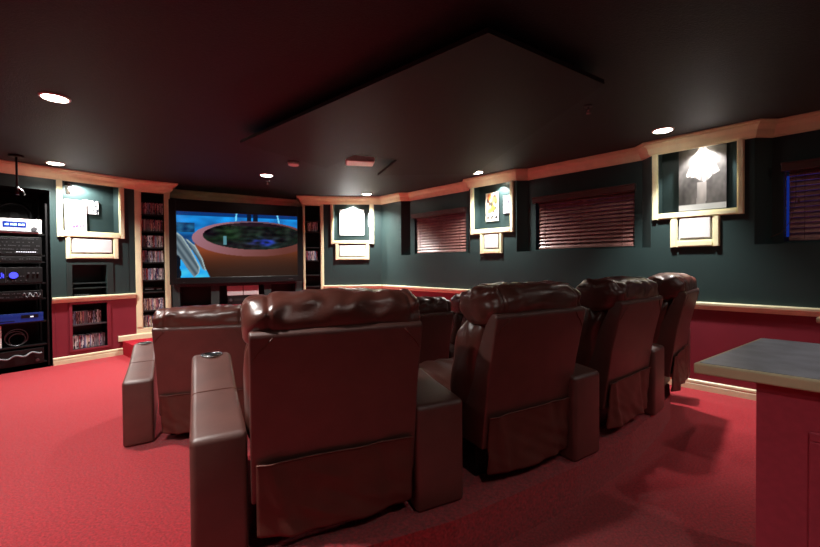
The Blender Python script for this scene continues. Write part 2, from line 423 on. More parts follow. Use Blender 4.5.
# ------------------------------------------------------------------ windows with wooden blinds
wl = ['dark red wooden blind in the window closest to the television', 'dark red wooden blind between the movie cards niche and the black-and-white picture', 'dark red wooden blind in the recess nearest the bar counter, past the black-and-white picture']
for k, (x0, x1, z0, z1) in enumerate(WINS):
    yb = RD+.2
    mb = MB()
    fw = .012 if k == 2 else .05
    for a, b, c, d in ((x0, x0+fw, z0, z1), (x1-.05, x1, z0, z1), (x0+fw, x1-.05, z0, z0+.05), (x0+.05, x1-.05, z1-.05, z1), ((x0+x1)/2-.02, (x0+x1)/2+.02, z0+.05, z1-.05)):
        mb.box(a, b, yb-.06, yb-.002, c, d)
    w = struct(mb.build('window_%d' % (k+1), M['winframe'], fr=FR))
    mb = MB(); mb.box(x0+fw, x1-.05, yb-.04, yb-.03, z0+.05, z1-.05); mb.build('pane', M['duskglass' if k == 2 else 'glass'], w)
    t = fempty('window_blind', FR, ((x0+x1)/2, RD+.045, z0), wl[k], 'blind')
    hw = (x1-x0)/2; H = z1-z0
    mb = MB(); mb.box(-hw-.02, hw+.02, -.115, -.05, H-.035, H+.045, bev=.006); mb.box(-hw-.024, hw+.024, -.122, -.05, H+.03, H+.05, bev=.004)
    mb.build('valance', M['valance'], t)
    mb = MB(); mb.box(-hw+.03, hw-.012, -.03, .03, H-.05, H-.006); mb.build('headrail', M['valance'], t)
    mb = MB(); n = 13
    for i in range(n):
        zc = .055+i*(H-.105)/(n-1)
        R = Matrix.Translation((0, 0, zc)) @ Matrix.Rotation(radians(58), 4, 'X')
        mb.box(-hw+.035, hw-.012, -.029, .029, -.0018, .0018, M=R)
    mb.build('slats', M['wood_blind'], t)
    mb = MB(); mb.box(-hw+.035, hw-.012, -.022, .022, .006, .028, bev=.004); mb.build('bottom_rail', M['wood_blind'], t)
    for q in (-hw+.14, 0, hw-.14):
        mb = MB(); mb.tube([(q, -.034, .02), (q, -.034, H-.03)], .0022, 6); mb.build('ladder_cord', M['cordm'], t)
    mb = MB()
    if k == 2: mb.tube([(-hw+.08, -.05, H-.04), (-hw+.08, -.055, H-.3), (-hw+.05, -.06, H-.5), (-hw-.02, -.075, H-.62), (-hw-.1, -.08, H-.66)], .003, 6)
    else: mb.tube([(-hw+.06, -.045, H-.04), (-hw+.06, -.045, H-.4)], .003, 6)
    mb.cyl((-hw+.1, -.05, H-.32) if k == 2 else (-hw+.06, -.045, H-.42), .009, .04, n=12, r2=.005)
    mb.build('pull_cord', M['cordm'], t)

# ------------------------------------------------------------------ posters in the niches
def rnd_blobs(seed, n, dark, x0=.1, x1=.9, y0=.1, y1=.9, r0=.02, r1=.08):
    R = random.Random(seed)
    return [(R.uniform(x0, x1), R.uniform(y0, y1), R.uniform(r0, r1), R.uniform(.4, 1.), [c*R.uniform(.6, 1.2) for c in dark]) for _ in range(n)]
def blobby(bg, blobs, sx=1.):
    def f(u, v):
        c = list(bg)
        for bx, by, r, k, col in blobs:
            d = ((u-bx)*sx)**2+(v-by)**2
            a = k*max(0, min(1, 1.6-d/(r*r)))
            c = [p*(1-a)+q*a for p, q in zip(c, col)]
        return c
    return f
def poster(fr, u0, u1, z0, z1, y, fn, label, nx=40, ny=50, tilt=0., thick=.02, rz=0.):
    t = fempty('poster', fr, ((u0+u1)/2, y, z0), label, 'poster')
    t.rotation_euler = (tilt, 0, fr.a+rz)
    w, h = u1-u0, z1-z0
    mb = MB(); mb.box(-w/2, w/2, .002, thick, 0, h); mb.build('backing_board', M['posteredge'], t)
    picture('print', w, h, fn, nx, ny, M['picture'], t)
    return t
def fn_C(u, v):
    # a grey studio photograph: pale pleated cloth fanning from the top over a darker ground, white margin below
    if v < .09: return (236, 234, 232)
    g = 96+40*noise.noise((u*3, v*3, 2))+16*noise.noise((u*14, v*14, 5))
    a = atan2(u-.52, 1.05-v); r = sqrt((u-.52)**2+(1.05-v)**2)
    if abs(a) < .62 and r < .60+.025*sin(a*9+1): g = 190+42*sin(a*30)+20*noise.noise((u*8, v*8, 1))
    if abs(u-.50-.06*(v-.3)) < .10 and v < .42: g = 178+25*noise.noise((u*9, v*5, 3))
    return (g*1.02, g*.985, g*.97)
poster(FR, 5.072, 5.491, 1.945, 2.66, .145, fn_C, 'large black-and-white picture in the lit niche left of the third blind', 56, 84)
bl = rnd_blobs(3, 16, (60, 48, 40), .15, .85, .3, .88, .05, .12)+rnd_blobs(4, 12, (214, 160, 80), .1, .9, .3, .9, .05, .12)
f1 = blobby((240, 224, 190), bl)
poster(FR, 2.457, 2.70, 2.045, 2.50, .145, lambda u, v: (40, 34, 36) if .06 < v < .2 and int(u*13) % 4 and noise.noise((u*20, v*14, 0)) > -.25 else ((236, 226, 210) if v < .28 or u < .06 or u > .94 else f1(u, v)), 'colourful movie card with dark caption, left of two in the narrow niche')
f2 = blobby((236, 238, 242), rnd_blobs(8, 12, (80, 96, 120), .2, .8, .1, .9, .05, .12))
poster(FR, 2.785, 2.935, 2.135, 2.42, .145, lambda u, v: (22, 24, 30) if v < .05 else f2(u, v), 'pale blue-grey movie card, right of two in the narrow niche')
f3 = blobby((246, 246, 246), [(.22, .68, .055, .9, (120, 125, 120)), (.19, .25, .05, .5, (150, 155, 150)), (.24, .63, .03, .8, (90, 95, 90)), (.77, .2, .05, .45, (160, 165, 160)), (.5, .18, .05, .15, (190, 190, 190))])
poster(FF, .308, .814, 1.979, 2.512, .175, f3, 'white square picture with faint grey marks in the niche right of television')
t = fempty('picture_card', FF, (.915, .10, 2.16), 'narrow white card on the side of the niche right of the television', 'card')
mb = MB(); mb.box(-.01, .01, -.05, .05, 0, .27, bev=.002); mb.build('card', M['white'], t)
def fn_D(u, v):
    c = [250, 246, 248]
    if .08 < v < .22 and .12 < u < .92 and noise.noise((u*26, v*16, 3)) > -.12: c = [86, 36, 96]
    d = abs((u-.5)**2*6+(v-.38)**2*20-.12)
    if d < .05: c = [226, 190, 222]
    return c
poster(FL, .225, .475, 1.90, 2.36, .165, fn_D, 'tall white poster with purple lettering marks leaning in the left wall niche', tilt=radians(-3))
def fn_E(u, v):
    return (40, 44, 56) if (u > .6 and noise.noise((u*6, v*6, 9)) > .12) or (v > .72 and u > .3 and noise.noise((u*20, v*9, 1)) > .2) else (248, 248, 250)
poster(FL, .44, .632, 2.172, 2.375, .217, fn_E, 'small white card half behind the tall white poster in the niche')
t = fempty('spot_lamp', FL, (.25, .10, 2.68), 'black track spotlight with clear glass hanging inside the left niche', 'lamp')
mb = MB(); mb.box(-.06, .13, -.02, .02, -.05, -.01, bev=.004); mb.build('track_bar', M['blackm'], t)
mb = MB(); mb.cyl((0, 0, -.09), .038, .1, n=20, r2=.03); mb.build('lamp_head', M['blackm'], t)
mb = MB(); mb.cyl((0, 0, -.2), .024, .12, n=20, r2=.03); mb.build('glass_tube', M['glassclear'], t, smooth=True)

# ------------------------------------------------------------------ bookcases and disc cases
def bookcase(fr, length, o0, o1, shelves, label, ob, y=0., depth=.24, top=2.565):
    t = fempty('bookcase', fr, (0, y, ST), label, 'bookcase'); b = ST
    mb = MB(); mb.box(0, o0, -.004, .03, ob-b, top-b, bev=.003); mb.box(.012, o0-.016, -.014, -.004, ob-b+.02, top-b-.02); mb.build('side_panel', M['cream'], t)
    mb = MB(); mb.box(o1, length, -.004, .03, ob-b, top-b, bev=.003); mb.box(o1+.016, length-.012, -.014, -.004, ob-b+.02, top-b-.02); mb.build('side_panel', M['cream'], t)
    mb = MB(); mb.box(0, length, -.004, .05, top-b, ZC-b-.01); mb.build('top_panel', M['cream'], t)
    mb = MB(); mb.box(0, length, -.004, .05, 0, ob-b); mb.build('plinth', M['cream'], t)
    mb = MB()
    mb.box(o0-.015, o0, .03, depth, ob-b, top-b); mb.box(o1, o1+.015, .03, depth, ob-b, top-b)
    mb.box(o0-.015, o1+.015, depth, depth+.01, ob-b-.02, top-b+.02); mb.box(o0-.015, o1+.015, .03, depth, top-b, top-b+.015); mb.box(o0-.015, o1+.015, .03, depth, ob-b-.012, ob-b)
    mb.build('carcass', M['black'], t)
    for z in shelves:
        mb = MB(); mb.box(o0+.001, o1-.001, .02, depth-.002, z-.02-b, z-b); mb.build('shelf', M['shelfdark'], t)
    return t
bookcase(FBL, .482, .089, .398, [2.215, 1.945, 1.68, 1.437, 1.148, .955, .655], 'tall cream built-in bookcase full of disc cases, left of the television', .378)
bookcase(FBR, .4125, .05, .345, [2.262, 2.045, 1.725, 1.46, 1.165, .935, .62], 'tall narrow cream bookcase mostly empty, right of the television', .378)
SPINES = [('black', (22, 22, 26)), ('white', (212, 208, 206)), ('dark blue', (42, 50, 92)), ('red', (142, 32, 40)), ('grey', (122, 118, 122)), ('maroon', (86, 34, 44)), ('pale blue', (128, 140, 168)), ('brown', (96, 66, 50)), ('pink', (176, 120, 130)), ('cream', (204, 186, 158))]
CASES = []
for nm, rgb in SPINES:
    m = bpy.data.materials.new('disc_spine_'+nm.replace(' ', '_')); m.use_nodes = True; nt = m.node_tree; b = nt.nodes['Principled BSDF']; b.inputs['Roughness'].default_value = .3
    tc = nt.nodes.new('ShaderNodeTexCoord'); mp = nt.nodes.new('ShaderNodeMapping'); mp.inputs['Scale'].default_value = (60, 4, 9)
    oi = nt.nodes.new('ShaderNodeObjectInfo'); ad = nt.nodes.new('ShaderNodeVectorMath'); ad.operation = 'ADD'
    n = nt.nodes.new('ShaderNodeTexNoise'); n.inputs['Scale'].default_value = 1.3; n.inputs['Detail'].default_value = 2
    nt.links.new(tc.outputs['Object'], mp.inputs['Vector']); nt.links.new(mp.outputs['Vector'], ad.inputs[0])
    mul = nt.nodes.new('ShaderNodeMath'); mul.operation = 'MULTIPLY'; mul.inputs[1].default_value = 37
    nt.links.new(oi.outputs['Random'], mul.inputs[0]); nt.links.new(mul.outputs[0], ad.inputs[1]); nt.links.new(ad.outputs[0], n.inputs['Vector'])
    r = nt.nodes.new('ShaderNodeValToRGB'); r.color_ramp.interpolation = 'CONSTANT'
    c = lin(rgb); other = lin((215, 205, 205) if sum(rgb) < 330 else (50, 40, 60))
    r.color_ramp.elements[0].color = (*c, 1); r.color_ramp.elements[1].position = .56; r.color_ramp.elements[1].color = (*other, 1)
    e = r.color_ramp.elements.new(.66); e.color = (*[x*.7 for x in c], 1)
    nt.links.new(n.outputs['Fac'], r.inputs['Fac']); nt.links.new(r.outputs['Color'], b.inputs['Base Color'])
    mb = MB(); mb.box(-.0071, .0071, 0, .135, 0, .19, bev=.0012); CASES.append(mb.mesh('disc_case_'+nm.replace(' ', '_'), m))
ORD = 'first second third fourth fifth sixth seventh eighth ninth tenth eleventh twelfth thirteenth fourteenth fifteenth sixteenth seventeenth eighteenth nineteenth twentieth twenty-first twenty-second twenty-third twenty-fourth twenty-fifth twenty-sixth twenty-seventh twenty-eighth'.split()
def row(fr, u0, u1, z, y, where, rng, skip=()):
    u = u0+.009; k = 0
    while u < u1-.008:
        q = rng.choice([0, 1, 1, 1, 2, 3, 4, 4, 5, 6, 6, 7, 8, 8, 9])
        o = bpy.data.objects.new('disc_case', CASES[q]); COL.objects.link(o)
        o.location = fr.w(u, y+rng.uniform(0, .008), z+.0005); o.rotation_euler = (0, 0, fr.a)
        s = rng.choice([1, 1, 1, 1, .98, .92])
        o.scale = (rng.choice([1, 1, 1, .95]), 1, s)
        tag(o, '%s disc case, %s from left %s' % (SPINES[q][0], ORD[k], where), 'disc case', 'disc cases '+where)
        k += 1; u += .0153
rg = random.Random(11)
for z, nm in ((2.215, 'topmost'), (1.945, 'second'), (1.68, 'third'), (1.437, 'fourth'), (1.148, 'fifth'), (.655, 'seventh'), (.38, 'lowest')):
    row(FBL, .094, .394, z, .05, 'on %s shelf of bookcase left of television' % nm, rg)
row(FBR, .085, .31, 2.045, .05, 'in the upper row of bookcase right of television', rg)
row(FBR, .07, .30, 1.46, .05, 'in the lower row of bookcase right of television', rg)
row(FL, .255, .60, .535, .04, 'on upper shelf in the low red wall', rg)
row(FL, .255, .648, .182, .04, 'on lower shelf in the low red wall', rg)
t = fempty('media_player', FBL, (.245, .09, .956), 'small black player on the sixth shelf of the left bookcase', 'player')
mb = MB(); mb.box(-.13, .13, 0, .13, .004, .07, bev=.004); mb.build('case', M['blackm'], t)
mb = MB(); mb.box(-.12, .0, -.006, .002, .03, .045); mb.box(.04, .11, -.006, .002, .025, .05); mb.build('front_strip', M['cable'], t)

# ------------------------------------------------------------------ television and its cabinet
t = fempty('television', FTV, (-.053, 0, 1.062), 'huge black flat television showing an underwater cartoon scene', 'television')
hw, HH = 1.07, 1.40
mb = MB()
mb.box(-hw, -hw+.105, 0, .07, 0, HH, bev=.008); mb.box(hw-.10, hw, 0, .07, 0, HH, bev=.008); mb.box(-hw+.1, hw-.095, 0, .07, 0, .115, bev=.008); mb.box(-hw+.1, hw-.095, 0, .07, HH-.19, HH, bev=.008)
mb.build('bezel', M['black'], t)
mb = MB(); mb.prism([(-hw+.06, .07), (hw-.06, .07), (hw-.5, .3), (-hw+.5, .3)], .02, HH-.08); mb.build('rear_housing', M['blackm'], t)
def inpoly(x, y, P):
    c = False; j = len(P)-1
    for i in range(len(P)):
        if (P[i][1] > y) != (P[j][1] > y) and x < (P[j][0]-P[i][0])*(y-P[i][1])/(P[j][1]-P[i][1])+P[i][0]: c = not c
        j = i
    return c
FIN1 = [(38, 205), (75, 236), (112, 300), (150, 385), (147, 412), (125, 436), (96, 395), (60, 330), (38, 318)]
FIN2 = [(88, 244), (132, 282), (162, 345), (178, 405), (160, 395), (140, 345), (112, 295)]
def scr(u, v):
    # a big brown bowl of dark water, blue sea light behind it and grey fins at the left
    X, Y = 50+583*u, 437-322*v
    k = noise.noise((u*9, v*12, 4)); k2 = noise.noise((u*22, v*20, 1))
    up = max(0, min(1, (v-.45)/.5))
    c = [10+14*up, 60+70*up+40*k, 110+100*up+55*k]
    if 170 < Y < 215 and X < 130: c = [20+20*k2, 70+50*k2, 110+50*k2]
    if v > .94: c = [6, 50, 110]
    if 372 < X < 392 or 402 < X < 424: c = [8, 20, 40]
    if abs(X-318-.1*(150-Y)) < 4 or abs(X-532+.2*(150-Y)) < 4: c = [110, 200, 240]
    eo = ((u-.62)/.505)**2+((v-.605)/.285)**2; ei = ((u-.625)/.428)**2+((v-.648)/.218)**2
    body = v < .605 and X > 122+(270-Y)*-.43 and X > 130
    if eo < 1 or body:
        g = max(0, 1-u*1.15)
        f = max(0, min(1, v/.42))
        c = [38+66*f*f+30*g*f, 20+30*f*f+14*g*f, 8+18*f*f+12*g*f]
        if eo < 1:
            t_ = max(0, min(1, (v-.3)/.5))
            c = [92+60*g+10*t_, 46+58*g+14*t_, 36+78*g+22*t_]
            if v > .86: c = [96, 70, 84]
        if ei < 1:
            n2 = noise.noise((u*16, v*20, 7)); n3 = noise.noise((u*6, v*9, 2))
            c = [16+26*n2, 26+34*n2+18*n3, 20+26*n2]
            b_ = exp(-((u-.69)/.10)**2-((v-.55)/.06)**2)*max(0, .55+1.6*n2+n3); c = [c[0]+14*b_, c[1]+16*b_, c[2]+150*b_]
            if abs(u-.37) < .012 and .5 < v < .64: c = [80, 130, 140]
            if v > .80: c = [c[0]*.5+20, c[1]*.6, c[2]*.5+16]
    elif v < .42 and X < 215:
        c = [40+30*k, 150+50*(.4-v)+30*k, 225]
        if X < 66+6*k and Y > 325: c = [6, 16, 26]
    for P_ in (FIN2, FIN1):
        if inpoly(X, Y, P_):
            q = (X-40)*.62-(Y-210)*.38
            sh = .5+.5*sin(q*.35); c = [62+46*sh, 78+46*sh, 88+44*sh]
            if not inpoly(X+5, Y-3, P_): c = [150, 170, 170]
    return c
o = picture('screen', 1.95, 1.10, scr, 195, 110, M['screen'], t, y=.022); o.location = (.005, 0, .112)
mb = MB(); mb.box(-.885+hw*0, -.86, -.004, .002, .03, .036); mb.box(.80, .88, -.004, .002, .045, .055); mb.build('badge', M['greym'], t)

t = fempty('media_cabinet', FTV, (-.05, .1, ST), 'low dark cabinet with red base standing under the television', 'cabinet')
mb = MB(); mb.box(-1.045, 1.06, 0, .3, 0, .47, bev=.004); mb.build('base', M['reddark'], t)
mb = MB(); mb.box(-1.05, 1.065, 0, .3, .81, .85, bev=.004); mb.build('top', M['darkgreen'], t)
for a, b in ((-1.045, -.941), (-.48, -.35), (.384, .505), (.938, 1.06)):
    mb = MB(); mb.box(a, b, 0, .28, .47, .81); mb.build('pillar', M['darkgreen'], t)
mb = MB(); mb.box(-1.04, 1.055, .28, .3, .47, .81); mb.build('back_panel', M['black'], t)
t = fempty('center_speaker', FTV, (-.02, .11, .835), 'grey two-panel centre speaker in the cabinet under the television', 'speaker')
mb = MB(); mb.box(-.262, .262, .012, .2, 0, .18, bev=.004); mb.build('cabinet', M['blackm'], t)
mb = MB(); mb.box(-.258, -.006, 0, .014, .006, .175, bev=.004); mb.build('grille', M['greycloth'], t)
mb = MB(); mb.box(.006, .258, 0, .014, .006, .175, bev=.004); mb.build('grille', M['greycloth'], t)
t = fempty('av_receiver', FTV, (-.02, .12, .681), 'dark receiver on the red base below the grey centre speaker', 'receiver')
mb = MB(); mb.box(-.25, .25, 0, .18, 0, .152, bev=.004); mb.build('case', M['blackm'], t)
mb = MB(); mb.box(-.15, .15, -.004, .002, .06, .1); mb.build('display', M['shelfdark'], t)
for q in (-.2, .2):
    mb = MB(); mb.cyl((q, -.012, .08), .024, .024, 'y'); mb.build('knob', M['greym'], t)

# ------------------------------------------------------------------ equipment rack
t = fempty('equipment_rack', FL, (-.2925, .06, 0), 'tall black open equipment rack built into the left wall', 'rack')
for x in (-.30, .30):
    for y in (0, .46):
        mb = MB(); mb.box(x-.01, x+.01, y, y+.03, 0, 2.25); mb.build('post', M['blackm'], t)
for z in (.06, .30, .62, .93, 1.145, 1.43, 1.52, 1.81):
    mb = MB(); mb.box(-.28, .28, .0, .48, z, z+.018); mb.build('shelf', M['blackm'], t)
RX = -.2925
def unit(name, cat, label, z, h, w=.50, d=.36, face='blackm', y=.055):
    e = fempty(name, FL, (RX, y, z+.0185), label, cat)
    mb = MB(); mb.box(-w/2+.01, w/2-.01, .012, d, .003, h-.003); mb.build('case', M['blackm'], e)
    mb = MB(); mb.box(-w/2, w/2, 0, .014, 0, h, bev=.003); mb.build('faceplate', M[face], e)
    return e
# silver player with a blue display
e = unit('disc_player', 'player', 'wide white player with a blue lit display on the rack', 1.81, .19, face='white')
mb = MB(); mb.box(-.12, .10, -.003, .002, .075, .15); mb.build('display', M['display'], e)
mb = MB()
for i in range(15):
    if i in (3, 9): continue
    mb.box(-.10+.0125*i, -.0925+.0125*i, -.005, -.002, .1, .125 if i % 3 else .118)
mb.build('readout', M['glyph'], e)
mb = MB(); mb.cyl((.175, -.012, .06), .03, .03, 'y'); mb.build('knob', M['greym'], e)
mb = MB(); mb.box(-.2, .22, -.02, .005, .012, .03, bev=.003); mb.build('lip', M['greym'], e)
# mixers / switchers full of small buttons
def dotted(e, rows, n, h, seed, w=.46, m='cable'):
    R = random.Random(seed); mb = MB()
    for r in range(rows):
        for i in range(n):
            if R.random() < .3: continue
            x = -w/2+w*(i+.5)/n; z = h*(r+.6)/(rows+.2)
            mb.box(x-.006, x+.006, -.006, .002, z-.004, z+R.uniform(.004, .012))
    mb.build('buttons', M[m], e)
e = unit('patch_panel', 'patch panel', 'black patch panel crowded with small sockets below the white player', 1.52, .24)
dotted(e, 5, 24, .24, 1, m='greym')
mb = MB()
for i in range(9): mb.box(.0+.022*i, .012+.022*i, -.006, .002, .035, .045)
mb.build('indicator', M['led'], e)
e = unit('control_unit', 'control unit', 'slim black unit with a row of keys under the patch panel', 1.43, .065); dotted(e, 1, 20, .065, 4, m='greym')
# power amplifier with two round blue meters
e = unit('amplifier', 'amplifier', 'black amplifier with glowing blue meters in the middle of rack', 1.145, .21)
mb = MB(); mb.cyl((-.03, -.004, .105), .042, .012, 'y', 28); mb.build('meter', M['glow'], e)
mb = MB()
for x, z, hh in ((-.2, .07, .05), (-.18, .085, .05), (-.165, .07, .03), (-.14, .09, .05), (-.125, .075, .05), (-.19, .07, .012), (-.15, .07, .012)): mb.box(x-.004, x+.006, -.004, .002, z, z+hh)
mb.build('readout', M['glow'], e)
mb = MB(); mb.box(-.105, -.1, -.004, .002, .01, .2); mb.build('divider', M['greym'], e)
dotted(e, 2, 8, .12, 9, w=.2, m='greym')
for x in (.11, .16, .2):
    mb = MB(); mb.cyl((x, -.01, .13), .012, .02, 'y', 14); mb.build('knob', M['greym'], e)
# thin black unit and its cable
e = unit('network_switch', 'network switch', 'thin black switch with a looped grey cable under the amplifier', .93, .11); dotted(e, 2, 26, .1, 5, m='greym')
mb = MB(); mb.tube([(.05+.17*i/24, -.02-.012*sin(i*1.1), .05+.03*sin(i*.8)) for i in range(25)], .005, 6); mb.build('cable', M['cable'], e)
# blue lit unit
e = unit('power_conditioner', 'power unit', 'slim unit with a blue glowing front low in the rack', .62, .12, face='bluelit')
mb = MB(); mb.box(-.24, .24, -.004, .002, .075, .095); mb.build('light_strip', M['bluelit'], e)
mb = MB(); mb.box(.03, .2, -.005, .002, .05, .095); mb.box(-.2, -.03, -.005, .002, .02, .03); mb.build('display', M['black'], e)
mb = MB(); mb.box(.12, .15, -.007, -.004, .06, .075); mb.build('indicator', M['led'], e)
# lower bay: white upright box, coil of cable, black unit
e = fempty('white_box', FL, (-.452, .1, .319), 'narrow white upright box on the low shelf of the rack', 'box')
mb = MB(); mb.box(-.012, .012, 0, .2, .0, .29, bev=.004); mb.build('body', M['white'], e)
mb = MB(); mb.torus((-.3, .12, .319+.115), .11, .005, 'y'); mb.torus((-.31, .14, .319+.1), .095, .005, 'y'); mb.torus((-.29, .13, .319+.085), .08, .005, 'y')
tag(mb.build('cable_coil', M['greym'], fr=FL), 'coil of grey cable standing on the low shelf of the rack', 'cable')
e = unit('subwoofer_amplifier', 'amplifier', 'black unit with a silver cable draped over it on the bottom shelf', .06, .19)
mb = MB(); mb.tube([(-.22+.44*i/20, -.03-.02*sin(i*.7), .09+.05*i/20+.015*sin(i*.9)) for i in range(21)], .012, 8); mb.build('cable', M['cable'], e, smooth=True)
for x in (-.2, .18):
    mb = MB(); mb.cyl((x, -.01, .03), .02, .02, 'y', 16); mb.build('knob', M['greym'], e)
# big round driver at the top of the rack
e = fempty('round_speaker', FL, (-.25, .46, 1.829), 'dim round black speaker standing at the top of the rack', 'speaker')
mb = MB(); mb.box(-.2, .2, .04, .11, 0, .47, bev=.01); mb.build('cabinet', M['black'], e)
mb = MB(); mb.torus((0, .035, .27), .17, .028, 'y'); mb.build('surround', M['blackm'], e)
mb = MB(); mb.cyl((0, .06, .27), .15, .05, 'y', 32, r2=.05); mb.build('cone', M['shelfdark'], e)
mb = MB(); mb.cyl((0, .03, .27), .045, .03, 'y', 24); mb.build('dust_cap', M['blackm'], e)
# rod hanging from the ceiling in front of the rack
e = empty('hanging_lamp', (-4.775, 4.70, ZC), FL.a, 'thin black rod lamp hanging from the ceiling before the rack', 'lamp')
mb = MB(); mb.cyl((0, 0, -.012), .07, .024, n=24); mb.build('ceiling_plate', M['blackm'], e)
mb = MB(); mb.cyl((0, 0, -.2), .011, .38, n=12); mb.build('rod', M['blackm'], e)
mb = MB(); mb.cyl((0, 0, -.43), .02, .1, n=20, r2=.02); mb.torus((0, 0, -.46), .05, .02, 'y', n=20, a0=-.3, a1=pi*.55); mb.build('head', M['blackm'], e)
mb = MB(); mb.torus((0, -.012, -.46), .055, .009, 'y', n=20, a0=-.2, a1=pi*.5); mb.build('chrome_band', M['chrome'], e)

# ------------------------------------------------------------------ ceiling fittings
LIGHTS = [(-2.83, 3.1, 'round recessed ceiling light nearest the left edge, big and bright', 1), (-4.64, 5.07, 'recessed ceiling light above the left wall niche', 1.5), (-2.16, 5.85, 'recessed ceiling light in front of the television', 1.6), (-.83, 7.5, 'recessed ceiling light before the niche right of the television', 1.7),
          (1.01, 5.77, 'recessed ceiling light beside the narrow niche with movie cards', 1), (2.62, 3.99, 'recessed ceiling light before the large black-and-white picture', 1),
          (2.83, 1.28, 'recessed ceiling light above the bar counter', .13), (.79, -.04, 'recessed ceiling light behind the back row of seats', .15), (-3.1, -.1, 'recessed ceiling light behind the seats, over the open carpet', .5), (-1.55, 1.15, 'recessed ceiling light over the left end of the back row', .9), (4.25, 2.1, 'recessed ceiling light beyond the bar counter', .4)]
LW = 105.
for x, y, lab, k in LIGHTS:
    e = empty('ceiling_light', (x, y, ZC), 0, lab, 'ceiling light')
    mb = MB(); mb.torus((0, 0, 0), .088, .012, n=40); mb.build('trim_ring', M['trimring'], e, smooth=True)
    mb = MB(); mb.cyl((0, 0, -.006), .082, .008, n=36); mb.build('lens', M['lamp'], e)
    l = bpy.data.lights.new('downlight', 'SPOT'); l.energy = LW*k*(1.25 if x == 2.62 else 1.12); l.color = (1, .97, .915); l.spot_size = radians(86 if x == 2.62 else 128); l.spot_blend = 1.; l.shadow_soft_size = .045
    lo = bpy.data.objects.new('downlight', l); COL.objects.link(lo); lo.location = (0, 0, -.03); lo.parent = e
def niche_light(fr, u, z, y, energy, aim):
    l = bpy.data.lights.new('niche_light', 'SPOT'); l.energy = energy; l.color = (1, .97, .93); l.spot_size = radians(150 if fr is FL else 110); l.spot_blend = .5; l.shadow_soft_size = .02
    lo = bpy.data.objects.new('niche_light', l); COL.objects.link(lo); lo.location = fr.w(u, y, z)
    d = fr.w(*aim)-lo.location; lo.rotation_euler = d.to_track_quat('-Z', 'Y').to_euler()
    e = fempty('niche_lamp', fr, (u, y, 2.68), None, None)
    return e
NL = []
def niche_lamp(fr, u, y, energy, aim, label, z=2.645):
    e = niche_light(fr, u, z-.015, y, energy, aim); tag(e, label, 'lamp')
    mb = MB(); mb.cyl((0, 0, -.01), .04, .02, n=24); mb.build('rim', M['trimring'], e)
    mb = MB(); mb.cyl((0, 0, -.022), .03, .006, n=24); mb.build('lens', M['nlamp'], e)
niche_lamp(FR, 5.30, .055, 20, (5.30, .13, 2.2), 'small lamp in the top of the niche over the black-and-white picture')
niche_lamp(FR, 2.76, .055, 26, (2.76, .12, 2.2), 'small lamp in the top of the niche over the movie cards')
niche_lamp(FF, .567, .07, 110, (.567, .15, 2.2), 'small lamp in the top of the niche right of the television')
l = niche_light(FL, .36, 2.60, .09, 34, (.42, .16, 2.1)); bpy.data.objects.remove(l)

PZ = 2.617
PP = [(.43, 2.08), (1.36, 2.69), (.90, 5.37), (-.44, 5.42), (-.14, 4.61), (-.62, 4.38), (-1.07, 4.99), (-1.71, 3.92)]
e = empty('ceiling_panel', (0, 0, 0), 0, 'large dark notched panel hanging just below the ceiling', 'ceiling panel')
mb = MB(); mb.prism(PP, PZ, PZ+.03); mb.build('board', M['panelpaint'], e)
c = Vector((sum(p[0] for p in PP)/8, sum(p[1] for p in PP)/8))
inn = [(.46, 2.42), (1.0, 2.78), (.6, 5.0), (.1, 4.9), (-.1, 4.3), (-.66, 4.05), (-1.05, 4.5), (-1.42, 3.92)]
mb = MB(); mb.prism(inn, PZ+.03, ZC+.002); mb.build('hanger_box', M['ceil'], e)
e = empty('projector', (-.60, 4.72, ZC), radians(12), 'pale flat projector hanging in the notch of the ceiling panel', 'projector')
mb = MB(); mb.box(-.17, .17, -.12, .12, -.135, -.045, bev=.015); mb.build('housing', M['white'], e)
mb = MB(); mb.cyl((0, 0, -.022), .05, .046, n=20); mb.build('ceiling_mount', M['blackm'], e)
mb = MB(); mb.cyl((-.08, .125, -.09), .032, .03, 'y', 20); mb.build('lens', M['blackm'], e)
e = empty('smoke_detector', (-1.54, 5.15, ZC), 0, 'small white smoke detector at the edge of the ceiling panel', 'smoke detector')
mb = MB(); mb.cyl((0, 0, -.018), .07, .036, n=28, r2=.075); mb.build('housing', M['white'], e)
mb = MB(); mb.torus((0, 0, -.034), .045, .006, n=28); mb.build('vent_ring', M['trimring'], e)
for (x, y), lab in (((-2.28, 6.22), 'tiny hanging sprinkler beside the ceiling light before the television'), ((1.56, 3.36), 'tiny sprinkler near the tip of the ceiling panel')):
    e = empty('sprinkler', (x, y, ZC), 0, lab, 'sprinkler', 'ceiling sprinklers')
    mb = MB(); mb.cyl((0, 0, -.005), .035, .01, n=20); mb.build('escutcheon', M['greym'], e)
    mb = MB(); mb.cyl((0, 0, -.03), .008, .05, n=10); mb.torus((0, 0, -.045), .016, .004, 'y', 20, 8); mb.cyl((0, 0, -.066), .02, .004, n=16); mb.build('head', M['chrome'], e)

